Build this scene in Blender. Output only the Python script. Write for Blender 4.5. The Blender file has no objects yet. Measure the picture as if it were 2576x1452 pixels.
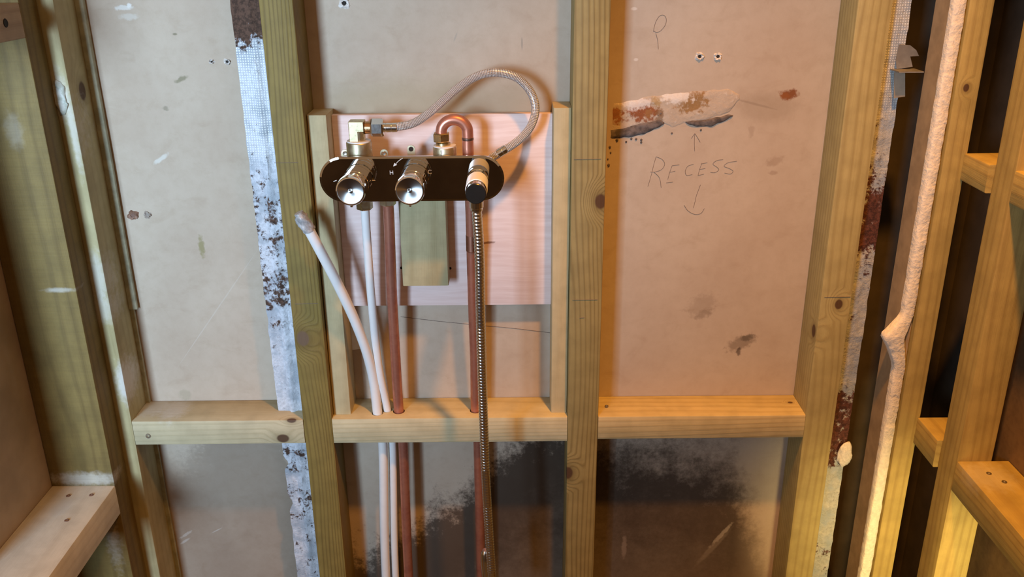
import bpy, bmesh, math, random
from mathutils import Vector, Matrix, noise
random.seed(7)
S = bpy.context.scene
COL = S.collection

# ------------------------------------------------------------------ camera
FPX, TILT, ROLL = 2250.0, math.radians(21.34), math.radians(0.5)
CAM = Vector((0.0, -1.2, 1.45))
FW = Vector((0, math.cos(TILT), -math.sin(TILT)))
U0 = Vector((0, math.sin(TILT), math.cos(TILT)))
R0 = Vector((1, 0, 0))
RT = math.cos(ROLL) * R0 - math.sin(ROLL) * U0
UP = math.sin(ROLL) * R0 + math.cos(ROLL) * U0
cam = bpy.data.objects.new('camera', bpy.data.cameras.new('camera'))
COL.objects.link(cam)
cam.data.sensor_width = 36.0
cam.data.lens = 36.0 * FPX / 2576.0
cam.data.clip_start = 0.02
M = Matrix((RT, UP, -FW)).transposed().to_4x4()
M.translation = CAM
cam.matrix_world = M
S.camera = cam

# ------------------------------------------------------------------ light
S.view_settings.view_transform = 'Standard'
S.view_settings.look = 'None'
S.view_settings.gamma = 1.0
S.view_settings.exposure = 0.0
S.view_settings.use_curve_mapping = False
world = bpy.data.worlds.new('world'); S.world = world
world.use_nodes = True
world.node_tree.nodes['Background'].inputs[0].default_value = (1.0, 0.58, 0.29, 1)
world.node_tree.nodes['Background'].inputs[1].default_value = 0.42

def aim(o, loc, tgt):
    o.location = loc
    o.rotation_euler = (Vector(tgt) - Vector(loc)).to_track_quat('-Z', 'Y').to_euler()

L = bpy.data.lights.new('assumed_window_light', 'AREA')          # daylight from an assumed, unseen window behind on the left
L.shape = 'RECTANGLE'; L.size = 0.45; L.size_y = 0.9
L.energy = 12.2; L.color = (0.56, 0.78, 1.0); L.spread = math.radians(62)
lo = bpy.data.objects.new('assumed_window_light', L); COL.objects.link(lo)
aim(lo, (-1.05, -2.35, 1.34), (-0.46, 0, 1.22))

L = bpy.data.lights.new('assumed_downlight', 'SPOT')        # assumed warm recessed downlight in the unseen ceiling, right of the viewer
L.energy = 132; L.color = (1.0, 0.40, 0.055)
L.shadow_soft_size = 0.04; L.spot_size = math.radians(78); L.spot_blend = 0.9
lo = bpy.data.objects.new('assumed_downlight', L); COL.objects.link(lo)
aim(lo, (0.27, -0.64, 2.35), (0.42, -0.42, 0.0))

L = bpy.data.lights.new('added_corner_spot', 'SPOT')               # unseen warm spot added to brighten the lower edge of the right-hand corner
L.energy = 46; L.color = (1.0, 0.74, 0.30); L.shadow_soft_size = 0.06
L.spot_size = math.radians(34); L.spot_blend = 1.0
lo = bpy.data.objects.new('added_corner_spot', L); COL.objects.link(lo)
aim(lo, (0.57, -0.95, 0.72), (0.65, -0.05, 0.56))


# ------------------------------------------------------------------ helpers
def ray(x, y): return FW + RT * ((x - 1288) / FPX) - UP * ((y - 726) / FPX)
def P(x, y, Y):
    """point of the photograph on the vertical plane Y"""
    d = ray(x, y); return CAM + d * ((Y - CAM.y) / d.y)

def link(name, me, mat, parent=None, loc=(0, 0, 0)):
    o = bpy.data.objects.new(name, me); COL.objects.link(o)
    if mat: me.materials.append(mat)
    if parent: o.parent = parent
    else: o.location = loc
    return o

def root_loc(o):
    v = Vector((0, 0, 0))
    while o: v += o.location; o = o.parent
    return v

def obj(name, bm, mat, parent=None, loc=None, smooth=None):
    """bm is in world coordinates; becomes one mesh object"""
    if loc is None:
        loc = root_loc(parent) if parent else Vector((0, 0, 0))
    loc = Vector(loc)
    bmesh.ops.translate(bm, verts=bm.verts, vec=-loc)
    me = bpy.data.meshes.new(name); bm.normal_update(); bm.to_mesh(me); bm.free()
    if smooth is not None:
        for p in me.polygons: p.use_smooth = True
        if smooth < 3.1: me.set_sharp_from_angle(angle=smooth)
    return link(name, me, mat, parent, loc)

def tag(o, label, cat, group=None):
    o['label'] = label; o['category'] = cat
    if group: o['group'] = group
    return o

def thing(name, label, cat, loc, group=None):
    o = bpy.data.objects.new(name, None); COL.objects.link(o); o.location = loc
    o.empty_display_size = 0.02
    return tag(o, label, cat, group)

def struct(o): o['kind'] = 'structure'; return o

def timber_bm(a, b, axis=2, bev=0.0018, seg=14, wob=0.0005, seed=0):
    """a sawn length of timber from corner a to corner b, long axis given, arrises eased"""
    a = Vector(a); b = Vector(b); bm = bmesh.new()
    o = [i for i in range(3) if i != axis]
    p0, p1 = a[o[0]], b[o[0]]; q0, q1 = a[o[1]], b[o[1]]
    prof = []
    n = 3
    for cx, cy, a0 in ((p1 - bev, q1 - bev, 0), (p0 + bev, q1 - bev, 90), (p0 + bev, q0 + bev, 180), (p1 - bev, q0 + bev, 270)):
        for k in range(n):
            t = math.radians(a0 + 90 * k / (n - 1))
            prof.append((cx + bev * math.cos(t), cy + bev * math.sin(t)))
    rings = []
    for i in range(seg + 1):
        w = a[axis] + (b[axis] - a[axis]) * i / seg
        ring = []
        for k, (p, q) in enumerate(prof):
            c = [0, 0, 0]
            d = noise.noise_vector(Vector((seed * 3.7 + k // 3 * 5.1, w * 4.0, k // 3 * 2.3))) * wob
            c[o[0]] = p + d.x; c[o[1]] = q + d.y; c[axis] = w
            ring.append(bm.verts.new(c))
        rings.append(ring)
    m = len(prof)
    for i in range(seg):
        for k in range(m):
            bm.faces.new((rings[i][k], rings[i][(k + 1) % m], rings[i + 1][(k + 1) % m], rings[i + 1][k]))
    bm.faces.new(rings[0]); bm.faces.new(rings[-1])
    bmesh.ops.recalc_face_normals(bm, faces=bm.faces)
    return bm

def box_bm(a, b, bev=0.0, bm=None):
    bm = bm or bmesh.new()
    a = Vector(a); b = Vector(b)
    r = bmesh.ops.create_cube(bm, size=1.0)
    for v in r['verts']:
        v.co = Vector([(a[i] + b[i]) / 2 + v.co[i] * (b[i] - a[i]) for i in range(3)])
    if bev:
        e = [x for x in bm.edges if all(v in r['verts'] for v in x.verts)]
        bmesh.ops.bevel(bm, geom=e, offset=bev, segments=2, affect='EDGES', profile=0.5)
    return bm

def frame_of(ax):
    ax = Vector(ax).normalized()
    t = Vector((0, 0, 1)) if abs(ax.z) < 0.9 else Vector((1, 0, 0))
    u = ax.cross(t).normalized(); return ax, u, ax.cross(u).normalized()

def lathe_bm(org, axis, prof, n=40, bm=None, ph=0.0):
    bm = bm or bmesh.new(); org = Vector(org); ax, u, v = frame_of(axis)
    rings = []
    for r, h in prof:
        if r <= 1e-6: rings.append([bm.verts.new(org + ax * h)]); continue
        rings.append([bm.verts.new(org + ax * h + (u * math.cos(ph + 2 * math.pi * k / n) + v * math.sin(ph + 2 * math.pi * k / n)) * r) for k in range(n)])
    for A, B in zip(rings[:-1], rings[1:]):
        for k in range(n):
            j = (k + 1) % n
            if len(A) == 1 and len(B) == 1: continue
            if len(A) == 1: bm.faces.new((A[0], B[j], B[k]))
            elif len(B) == 1: bm.faces.new((A[k], A[j], B[0]))
            else: bm.faces.new((A[k], A[j], B[j], B[k]))
    bmesh.ops.recalc_face_normals(bm, faces=bm.faces)
    return bm

def spline(pts, n=10):
    """Catmull-Rom through pts"""
    p = [Vector(q) for q in pts]; p = [p[0] * 2 - p[1]] + p + [p[-1] * 2 - p[-2]]
    out = []
    for i in range(1, len(p) - 2):
        for k in range(n):
            t = k / n
            out.append(0.5 * ((2 * p[i]) + (p[i + 1] - p[i - 1]) * t + (2 * p[i - 1] - 5 * p[i] + 4 * p[i + 1] - p[i + 2]) * t * t + (3 * p[i] - p[i - 1] - 3 * p[i + 1] + p[i + 2]) * t ** 3))
    out.append(p[-2]); return out

def tube_bm(path, rad, n=16, caps=True, uv=True, bm=None):
    """rad: number or function(distance along, angle)"""
    bm = bm or bmesh.new(); path = [Vector(p) for p in path]
    rf = rad if callable(rad) else (lambda s, a: rad)
    uvl = bm.loops.layers.uv.verify() if uv else None
    T = []
    for i in range(len(path)):
        a = path[max(i - 1, 0)]; b = path[min(i + 1, len(path) - 1)]; T.append((b - a).normalized())
    _, u, _ = frame_of(T[0]); s = 0; rings = []; ss = []
    for i, p in enumerate(path):
        if i: s += (p - path[i - 1]).length
        u = (u - T[i] * u.dot(T[i])).normalized(); v = T[i].cross(u)
        rings.append([bm.verts.new(p + (u * math.cos(2 * math.pi * k / n) + v * math.sin(2 * math.pi * k / n)) * rf(s, 2 * math.pi * k / n)) for k in range(n)])
        ss.append(s)
    for i in range(len(path) - 1):
        for k in range(n):
            j = (k + 1) % n
            f = bm.faces.new((rings[i][k], rings[i][j], rings[i + 1][j], rings[i + 1][k]))
            if uv:
                for l, c in zip(f.loops, ((k / n, ss[i]), ((k + 1) / n, ss[i]), ((k + 1) / n, ss[i + 1]), (k / n, ss[i + 1]))): l[uvl].uv = c
    if caps: bm.faces.new(list(reversed(rings[0]))); bm.faces.new(rings[-1])
    bmesh.ops.recalc_face_normals(bm, faces=bm.faces)
    return bm

def prism_bm(poly, d, bm=None, bev=0.0):
    """closed polygon (3-D points) pushed along vector d"""
    bm = bm or bmesh.new(); d = Vector(d)
    A = [bm.verts.new(Vector(p)) for p in poly]; B = [bm.verts.new(Vector(p) + d) for p in poly]
    n = len(A); fs = [bm.faces.new(A), bm.faces.new(list(reversed(B)))]
    for k in range(n): bm.faces.new((A[k], B[k], B[(k + 1) % n], A[(k + 1) % n]))
    bmesh.ops.recalc_face_normals(bm, faces=bm.faces)
    if bev: bmesh.ops.bevel(bm, geom=list(bm.edges), offset=bev, segments=2, affect='EDGES', profile=0.5)
    return bm

# ------------------------------------------------------------------ materials
class NT:
    def __init__(self, name):
        self.m = bpy.data.materials.new(name); self.m.use_nodes = True
        self.t = self.m.node_tree; self.b = self.t.nodes['Principled BSDF']
        self._pos = None
    def n(self, typ, **kw):
        x = self.t.nodes.new(typ)
        for k, v in kw.items(): setattr(x, k, v)
        return x
    def l(self, a, b): self.t.links.new(a, b)
    def put(self, sock, v):
        if hasattr(v, 'is_linked') or hasattr(v, 'links'): self.l(v, sock)
        elif isinstance(v, (tuple, list)) and len(v) == 3 and sock.type == 'RGBA': sock.default_value = (*v, 1)
        else: sock.default_value = v
    def pos(self):
        if not self._pos: self._pos = self.n('ShaderNodeTexCoord').outputs['Object']
        return self._pos
    def math(self, op, a, b=0.0, c=0.0, clamp=False):
        x = self.n('ShaderNodeMath', operation=op); x.use_clamp = clamp
        for s, v in zip(x.inputs, (a, b, c)): self.put(s, v)
        return x.outputs[0]
    def vmath(self, op, a, b=(0, 0, 0)):
        x = self.n('ShaderNodeVectorMath', operation=op); self.put(x.inputs[0], a)
        if op == 'SCALE': self.put(x.inputs['Scale'], b)
        else: self.put(x.inputs[1], b)
        return x.outputs['Value'] if op in ('LENGTH', 'DOT_PRODUCT', 'DISTANCE') else x.outputs[0]
    def noise(self, vec, scale, detail=4, rough=0.55, dist=0.0):
        x = self.n('ShaderNodeTexNoise'); self.l(vec, x.inputs['Vector'])
        x.inputs['Scale'].default_value = scale; x.inputs['Detail'].default_value = detail
        x.inputs['Roughness'].default_value = rough; x.inputs['Distortion'].default_value = dist
        return x.outputs['Fac']
    def mapr(self, v, a, b, c=0.0, d=1.0, smooth=True):
        x = self.n('ShaderNodeMapRange', interpolation_type='SMOOTHSTEP' if smooth else 'LINEAR')
        for s, w in zip(x.inputs, (v, a, b, c, d)): self.put(s, w)
        return x.outputs[0]
    def mix(self, f, a, b, mode='MIX'):
        x = self.n('ShaderNodeMix', data_type='RGBA', blend_type=mode)
        self.put(x.inputs[0], f); self.put(x.inputs[6], a); self.put(x.inputs[7], b)
        return x.outputs[2]
    def ramp(self, f, stops):
        x = self.n('ShaderNodeValToRGB'); e = x.color_ramp.elements
        while len(e) < len(stops): e.new(0.5)
        for q, (p, c) in zip(e, stops): q.position = p; q.color = (*c, 1)
        self.l(f, x.inputs[0]); return x.outputs[0]
    def curve(self, v, lo, hi, pts):
        """piecewise curve over lo..hi, pts [(x, y 0..1)]"""
        u = self.mapr(v, lo, hi, 0, 1, False)
        x = self.n('ShaderNodeFloatCurve'); c = x.mapping.curves[0]
        pts = sorted(pts)
        while len(c.points) < len(pts): c.points.new(0.5, 0.5)
        for q, (a, b) in zip(c.points, pts): q.location = ((a - lo) / (hi - lo), b); q.handle_type = 'VECTOR'
        x.mapping.update(); self.l(u, x.inputs['Value']); return x.outputs[0]
    def sep(self, v):
        x = self.n('ShaderNodeSeparateXYZ'); self.l(v, x.inputs[0]); return x.outputs
    def comb(self, x, y, z):
        c = self.n('ShaderNodeCombineXYZ')
        for s, v in zip(c.inputs, (x, y, z)): self.put(s, v)
        return c.outputs[0]
    def bump(self, h, strength=0.3, dist=0.001):
        x = self.n('ShaderNodeBump'); x.inputs['Strength'].default_value = strength; x.inputs['Distance'].default_value = dist
        self.l(h, x.inputs['Height']); self.l(x.outputs[0], self.b.inputs['Normal'])
    def spot(self, c, r, rot=0.0, edge=0.5, warp=0.25, wscale=60.0):
        """soft noisy ellipse mask, centre c (object coords), radii r along x, y, z, turned about Y"""
        v = self.vmath('SUBTRACT', self.pos(), tuple(c))
        if rot:
            q = self.n('ShaderNodeVectorRotate', rotation_type='Y_AXIS'); self.l(v, q.inputs['Vector'])
            q.inputs['Angle'].default_value = -rot; v = q.outputs[0]
        v = self.vmath('DIVIDE', v, tuple(r)); d = self.vmath('LENGTH', v)
        if warp:
            nn = self.noise(self.pos(), wscale, 4, 0.6)
            d = self.math('ADD', d, self.math('MULTIPLY', self.math('SUBTRACT', nn, 0.5), warp * 4))
        return self.mapr(d, 1.0 - edge, 1.0 + edge, 1.0, 0.0)
    def done(self, col, rough=0.6, metal=0.0, spec=0.5):
        self.put(self.b.inputs['Base Color'], col); self.put(self.b.inputs['Roughness'], rough)
        self.put(self.b.inputs['Metallic'], metal); self.put(self.b.inputs['Specular IOR Level'], spec)
        return self.m

def plain(name, col, rough=0.5, metal=0.0, vary=0.08, vscale=80, bump=0.0):
    t = NT(name); n = t.noise(t.pos(), vscale, 4)
    c = t.mix(t.mapr(n, 0.3, 0.7), tuple(x * (1 - vary) for x in col), tuple(min(1, x * (1 + vary)) for x in col))
    if bump: t.bump(n, bump, 0.002)
    return t.done(c, rough, metal)

def wood(name, light, dark, loc, axis=2, seed=0, ring=55, knots=(), blotch=None, blot=0.5, smears=(), saw=0.0, kcol=(0.075, 0.034, 0.018), grain=0.75):
    """pine: rings stretched along the axis, fibres, knots at world points, pale plaster smears"""
    t = NT(name); p = t.pos(); loc = Vector(loc)
    s = t.sep(p); o = [i for i in range(3) if i != axis]
    u, v, w = s[o[0]], s[o[1]], s[axis]
    kd = None; km = None
    for k, r in knots:
        k = Vector(k) - loc
        e = [r, r, r]; e[axis] = r * 1.35
        d = t.vmath('LENGTH', t.vmath('DIVIDE', t.vmath('SUBTRACT', p, tuple(k)), tuple(e)))
        kd = t.math('MINIMUM', kd, d) if kd else d
    wob = t.noise(t.comb(u, v, t.math('MULTIPLY', w, 0.18)), 9.0 + seed % 3, 2, 0.4)
    off = t.math('MULTIPLY', t.math('SUBTRACT', wob, 0.5), 0.022)
    if kd:
        push = t.math('MULTIPLY', t.mapr(kd, 0.6, 3.6, 1.0, 0.0), 0.016)
        off = t.math('ADD', off, push)
    uu = t.math('ADD', t.math('ADD', u, 0.011 * (seed % 5) + 0.02), off)
    vv = t.math('ADD', t.math('ADD', v, 0.017 * (seed % 7) + 0.03), off)
    wv = t.n('ShaderNodeTexWave', wave_type='RINGS', rings_direction='Z')
    t.l(t.comb(uu, vv, t.math('MULTIPLY', w, 0.03)), wv.inputs['Vector'])
    wv.inputs['Scale'].default_value = ring; wv.inputs['Distortion'].default_value = 2.2
    wv.inputs['Detail'].default_value = 2; wv.inputs['Detail Scale'].default_value = 1.4
    fib = t.noise(t.comb(uu, vv, t.math('MULTIPLY', w, 0.012)), 900, 3, 0.6)
    g = t.math('MULTIPLY', t.math('POWER', wv.outputs['Fac'], 2.6), grain)
    g = t.math('ADD', g, t.math('MULTIPLY', t.math('SUBTRACT', fib, 0.5), 0.7), clamp=True)
    c = t.mix(g, light, dark)
    bl = t.noise(t.comb(u, v, t.math('MULTIPLY', w, 0.35)), 14 + seed, 3, 0.55)
    if blotch: c = t.mix(t.math('MULTIPLY', t.mapr(bl, 0.42, 0.68), blot), c, blotch)
    c = t.mix(t.mapr(t.noise(p, 35, 4), 0.3, 0.75, 0.0, 0.28), c, tuple(x * 0.55 for x in dark))
    if kd:
        c = t.mix(t.mapr(kd, 0.9, 2.2, 0.55, 0.0), c, tuple(x * 0.75 for x in dark))
        c = t.mix(t.mapr(kd, 0.75, 1.1, 0.92, 0.0), c, kcol)
    for cc, rr, amt in smears:
        m = t.spot(Vector(cc) - loc, rr, 0, 0.6, 0.35, 130)
        c = t.mix(t.math('MULTIPLY', m, amt), c, (0.62, 0.62, 0.58))
    h = t.math('ADD', t.math('MULTIPLY', fib, 0.8), g)
    if saw:
        sw = t.noise(t.comb(t.math('MULTIPLY', u, 0.05), t.math('MULTIPLY', v, 0.05), w), 450, 2)
        h = t.math('ADD', h, t.math('MULTIPLY', sw, saw)); c = t.mix(t.mapr(sw, 0.35, 0.65, 0, 0.12 * saw), c, tuple(x * 0.5 for x in dark))
    t.bump(h, 0.22, 0.0012)
    return t.done(c, 0.62, 0, 0.35)

TREAT_L, TREAT_D, TREAT_B = (0.245, 0.176, 0.046), (0.140, 0.092, 0.021), (0.180, 0.136, 0.033)     # green treated softwood
PALE_L, PALE_D = (0.50, 0.42, 0.235), (0.33, 0.245, 0.115)                                          # paler untreated sticks

metal_bits = {}
def chrome(name='chrome', col=(0.90, 0.90, 0.90), rough=0.06):
    if name not in metal_bits:
        t = NT(name); n = t.noise(t.pos(), 500, 3)
        metal_bits[name] = t.done(col, t.mapr(n, 0.3, 0.8, rough * 0.92, rough * 1.12), 1.0)
    return metal_bits[name]
def brass(name='brass', col=(0.58, 0.44, 0.22), rough=0.3):
    if name not in metal_bits:
        t = NT(name); n = t.noise(t.pos(), 160, 4)
        metal_bits[name] = t.done(t.mix(t.mapr(n, 0.35, 0.7), col, tuple(x * 0.78 for x in col)), t.mapr(n, 0.3, 0.8, rough * 0.85, rough * 1.3), 1.0)
    return metal_bits[name]

# ------------------------------------------------------------------ the setting
D = 0.066                         # depth of the studwork; the board is behind it
ZT = 2.15                         # studs run past the top of the picture
wb_loc = Vector((0, D, 0))
def on_board(x, y, r=0): return P(x, y, D) - wb_loc

def board_mat():
    t = NT('board_paper'); p = t.pos(); s = t.sep(p)
    n1 = t.noise(p, 7, 5, 0.6); n2 = t.noise(p, 60, 5, 0.65); n3 = t.noise(t.vmath('MULTIPLY', p, (1, 1, 0.5)), 900, 2)
    c = t.mix(t.mapr(n1, 0.35, 0.68), (0.50, 0.425, 0.345), (0.455, 0.375, 0.30))
    c = t.mix(t.mapr(n2, 0.35, 0.8, 0, 0.34), c, (0.38, 0.30, 0.225))
    c = t.mix(t.mapr(t.noise(t.vmath('MULTIPLY', p, (1, 1, 1.6)), 22, 6, .65, .6), 0.5, 0.72, 0, 0.30), c, (0.36, 0.275, 0.20))
    def sp(c, x, y, rx, rz, col, amt, rot=0, edge=0.5, warp=0.3, ws=60):
        q = on_board(x, y); m = t.spot(q, (rx, 1.0, rz), rot, edge, warp, ws)
        return t.mix(t.math('MULTIPLY', m, amt), c, col)
    # damp tan band above the plywood
    c = sp(c, 1010, 265, 0.13, 0.035, (0.33, 0.29, 0.19), 0.55, 0, 0.7, 0.25, 18)
    c = sp(c, 1250, 270, 0.09, 0.035, (0.30, 0.27, 0.20), 0.5, 0, 0.7, 0.25, 18)
    # mould: rises to a ragged front that differs from bay to bay
    A = lambda x, y: on_board(x, y)
    lo, hi = -0.62, 0.50
    zf = t.curve(s[0], lo, hi, [(-0.62, 0.30), (-0.56, 0.66), (A(560, 1120).x, 0.78), (A(690, 1120).x, 0.74), (-0.285, 0.40), (A(880, 1330).x, 0.49),
                                (A(1060, 1285).x, 0.54), (A(1200, 1225).x, 0.63), (A(1330, 1160).x, 0.735), (A(1420, 1130).x, 0.77), (A(1560, 1125).x, 0.745),
                                (A(1700, 1120).x, 0.735), (A(1850, 1130).x, 0.70), (A(1920, 1200).x, 0.57), (A(1960, 1300).x, 0.42), (0.50, 0.30)])
    am = t.curve(s[0], lo, hi, [(-0.62, 0.15), (A(480, 1300).x, 0.22), (A(560, 1300).x, 0.36), (A(700, 1300).x, 0.34), (-0.285, 0.7), (A(900, 1400).x, 0.85), (A(1350, 1300).x, 0.92), (A(1600, 1300).x, 0.93), (A(1850, 1300).x, 0.86), (A(1930, 1300).x, 0.4), (0.50, 0.1)])
    nm = t.noise(p, 26, 7, 0.72); nm2 = t.noise(p, 9, 4, 0.6)
    f = t.math('SUBTRACT', zf, s[2])
    f = t.math('ADD', f, t.math('MULTIPLY', t.math('SUBTRACT', nm, 0.5), 0.26))
    f = t.math('ADD', f, t.math('MULTIPLY', t.math('SUBTRACT', nm2, 0.5), 0.16))
    f = t.math('ADD', f, t.math('MULTIPLY', t.math('SUBTRACT', t.noise(p, 130, 5, .7), 0.5), 0.13))
    front = t.mapr(f, -0.02, t.mapr(s[0], 0.05, 0.15, 0.065, 0.15))
    thin = t.mapr(f, 0.12, 0.40, 1.0, 0.74)
    mm = t.math('MULTIPLY', t.math('MULTIPLY', front, thin), am)
    mm = t.math('MULTIPLY', mm, t.mapr(s[2], 0.735, 0.760, 1.0, 0.0))
    c = t.mix(mm, c, (0.036, 0.024, 0.017))
    # scattered marks
    for x, y, rx, rz, col, amt, rot in (
            (1865, 862, .022, .010, (.10, .07, .045), .5, -.5), (1880, 850, .010, .005, (.05, .04, .03), .55, -.3), (1765, 770, .022, .016, (.2, .15, .11), .28, -.6),
            (1770, 790, .012, .006, (.14, .1, .07), .35, -.5), (1858, 885, .003, .007, (.06, .04, .03), .7, 0), (1950, 405, .012, .006, (.22, .14, .09), .3, -.3), (1945, 435, .006, .003, (.2, .12, .08), .35, 0), (1890, 330, .004, .008, (.24, .17, .12), .3, 0),
            (1930, 270, .04, .02, (.25, .19, .13), .3, 0), (1900, 262, .03, .0015, (.2, .15, .11), .35, .25),
            (1985, 238, .012, .0065, (.20, .065, .02), .95, 0), (1975, 240, .007, .004, (.25, .09, .03), .9, 0),
            (507, 620, .004, .015, (.26, .23, .11), .8, 0), (455, 200, .009, .003, (.22, .20, .13), .8, -.4), (440, 86, .003, .0015, (.2, .18, .12), .8, 0),
            (417, 273, .004, .003, (.25, .22, .16), .7, 0), (466, 993, .009, .009, (.36, .32, .24), .6, 0),
            (545, 780, .105, .0009, (.58, .55, .50), .35, -.92), (310, 20, .012, .003, (.68, .68, .65), .7, 0), (325, 14, .003, .003, (.7, .7, .68), .9, 0), (325, 42, .012, .004, (.64, .64, .6), .4, 0),
            (405, 400, .012, .003, (.66, .66, .62), .6, -.6), (1815, 1345, .026, .0035, (.55, .52, .46), .5, -.95), (1795, 1375, .040, .005, (.40, .36, .30), .3, -.95),
            (1570, 1375, .004, .022, (.4, .34, .30), .35, 0), (468, 1345, .013, .0022, (.6, .6, .58), .6, -.6), (465, 1362, .010, .002, (.6, .6, .58), .6, -.6), (545, 1335, .01, .001, (.6, .6, .58), .5, -.5),
            (1313, 110, .0012, .008, (.30, .27, .23), .7, 0), (1146, 93, .001, .006, (.35, .32, .28), .6, .4), (1595, 22, .004, .002, (.7, .66, .6), .6, 0),
            (1600, 150, .003, .002, (.7, .66, .6), .6, 0), (1370, 265, .02, .01, (.36, .27, .19), .6, 0), (985, 980, .008, .03, (.30, .27, .24), .35, 0)):
        c = sp(c, x, y, rx, rz, col, amt, rot, .4, .5 if max(rx, rz) < .03 and min(rx, rz) > .002 else .15, 150)
    t.bump(t.math('ADD', n3, t.math('MULTIPLY', n2, 2.0)), 0.12, 0.001)
    return t.done(c, 0.85, 0, 0.2)

wall_back = struct(obj('wall_back', box_bm((-0.72, D, 0.0), (0.497, D + 0.0125, ZT)), board_mat(), loc=wb_loc))

flo = struct(obj('floor', box_bm((-4.0, -8.0, -0.05), (4.0, 0.5, 0.0)), plain('floor_screed', (0.10, 0.085, 0.07), 0.9, 0, 0.25, 6, 0.3), loc=(0, 0, 0)))

# unseen blocker added behind the viewer to shade the wall's lower right from daylight
daylight_blocker = struct(obj('daylight_blocker', box_bm((-0.76, -1.66, 0.0), (1.30, -1.58, 1.20)), plain('blocker_board', (0.16, 0.11, 0.07), .9, 0, .2, 8, .1), loc=(0.30, -1.62, 0)))
# board on the far side of the left-hand partition and the void beyond the right-hand studs
wall_left = struct(obj('wall_left', box_bm((-0.713, -0.28, 0.0), (-0.700, 0.066, ZT)), plain('left_board', (0.42, 0.32, 0.22), 0.85, 0, 0.12, 14, 0.1), loc=(-0.706, 0, 0)))
void_dark = plain('void_shade_dark', (0.075, 0.060, 0.045), 0.8, 0, 0.2, 20, 0.2)  # shade of the deep void, put into the panels as dark colour
wall_recess = struct(obj('wall_recess', box_bm((0.497, 0.16, 0.0), (0.72, 0.17, ZT)), void_dark, loc=(0.6, 0.16, 0)))
bm = box_bm((0.484, 0.08, 0.0), (0.497, 0.16, ZT)); box_bm((0.72, -0.05, 0.0), (0.73, 0.17, ZT), bm=bm)
struct(obj('void_sides', bm, void_dark, wall_recess))
def rboard():
    t = NT('partition_board'); n = t.noise(t.pos(), 10, 5); n2 = t.noise(t.pos(), 120, 4)
    c = t.mix(t.mapr(n, .3, .7), (0.25, 0.165, 0.085), (0.17, 0.105, 0.055)); c = t.mix(t.mapr(n2, .4, .7, 0, .3), c, (0.11, 0.07, 0.04))
    t.bump(n2, .2, .001); return t.done(c, .85, 0, .2)
wall_right = struct(obj('wall_right', box_bm((0.668, -0.80, 0.0), (0.680, -0.05, ZT)), rboard(), loc=(0.674, -0.4, 0)))

# ---------------------------------------------------------------- pencil writing and marks on the board
pencil = plain('pencil_graphite', (0.17, 0.13, 0.11), 0.6, 0, 0.2, 300)
K = 2.904
def pencil_mark(px_pts, Yp, parent, r=0.00045, n=5, name='pencil_mark', mat=None):
    pts = [P(x, y, Yp) for x, y in px_pts]
    if len(pts) > 2: pts = spline(pts, n)
    return obj(name, tube_bm(pts, r, 6, uv=False), mat or pencil, parent)
W = lambda L_: [(1300 + a / K, b / K) for a, b in L_]
STROKES = [
    [(1000, 226), (1022, 236), (1052, 224), (1085, 182), (1092, 140), (1075, 112), (1045, 116), (1020, 150), (1006, 190), (998, 232)],
    [(1016, 245), (1030, 300), (1034, 360)],
    [(1300, 1105), (1297, 1040), (1300, 975)], [(1300, 975), (1275, 1012)], [(1300, 975), (1320, 1005), (1340, 1040)],
    [(1018, 1145), (1000, 1205), (985, 1270), (958, 1362)], [(1018, 1145), (1062, 1165), (1080, 1200), (1058, 1238), (1010, 1256), (975, 1256)], [(1000, 1256), (1042, 1300), (1055, 1372)],
    [(1135, 1210), (1117, 1260), (1103, 1312)], [(1135, 1210), (1188, 1204)], [(1120, 1258), (1158, 1250)], [(1092, 1336), (1140, 1330)],
    [(1292, 1200), (1250, 1214), (1231, 1250), (1241, 1281), (1282, 1275)],
    [(1352, 1192), (1335, 1240), (1324, 1282)], [(1346, 1198), (1392, 1188)], [(1336, 1238), (1378, 1230)], [(1324, 1282), (1368, 1272)],
    [(1507, 1165), (1460, 1174), (1433, 1199), (1460, 1220), (1476, 1240), (1450, 1260), (1415, 1259)],
    [(1608, 1178), (1545, 1188), (1514, 1214), (1550, 1230), (1580, 1250), (1560, 1271), (1518, 1264)],
    [(1342, 1350), (1312, 1430), (1302, 1474), (1290, 1519)], [(1222, 1499), (1250, 1540), (1300, 1566), (1345, 1559), (1370, 1524)]]
for st in STROKES: pencil_mark(W(st), D - 0.0002, wall_back, 0.00032)
pencil_mark([(1008, 797), (1100, 808), (1170, 815), (1290, 826), (1388, 838)], D - 0.0002, wall_back, 0.0004)

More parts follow.
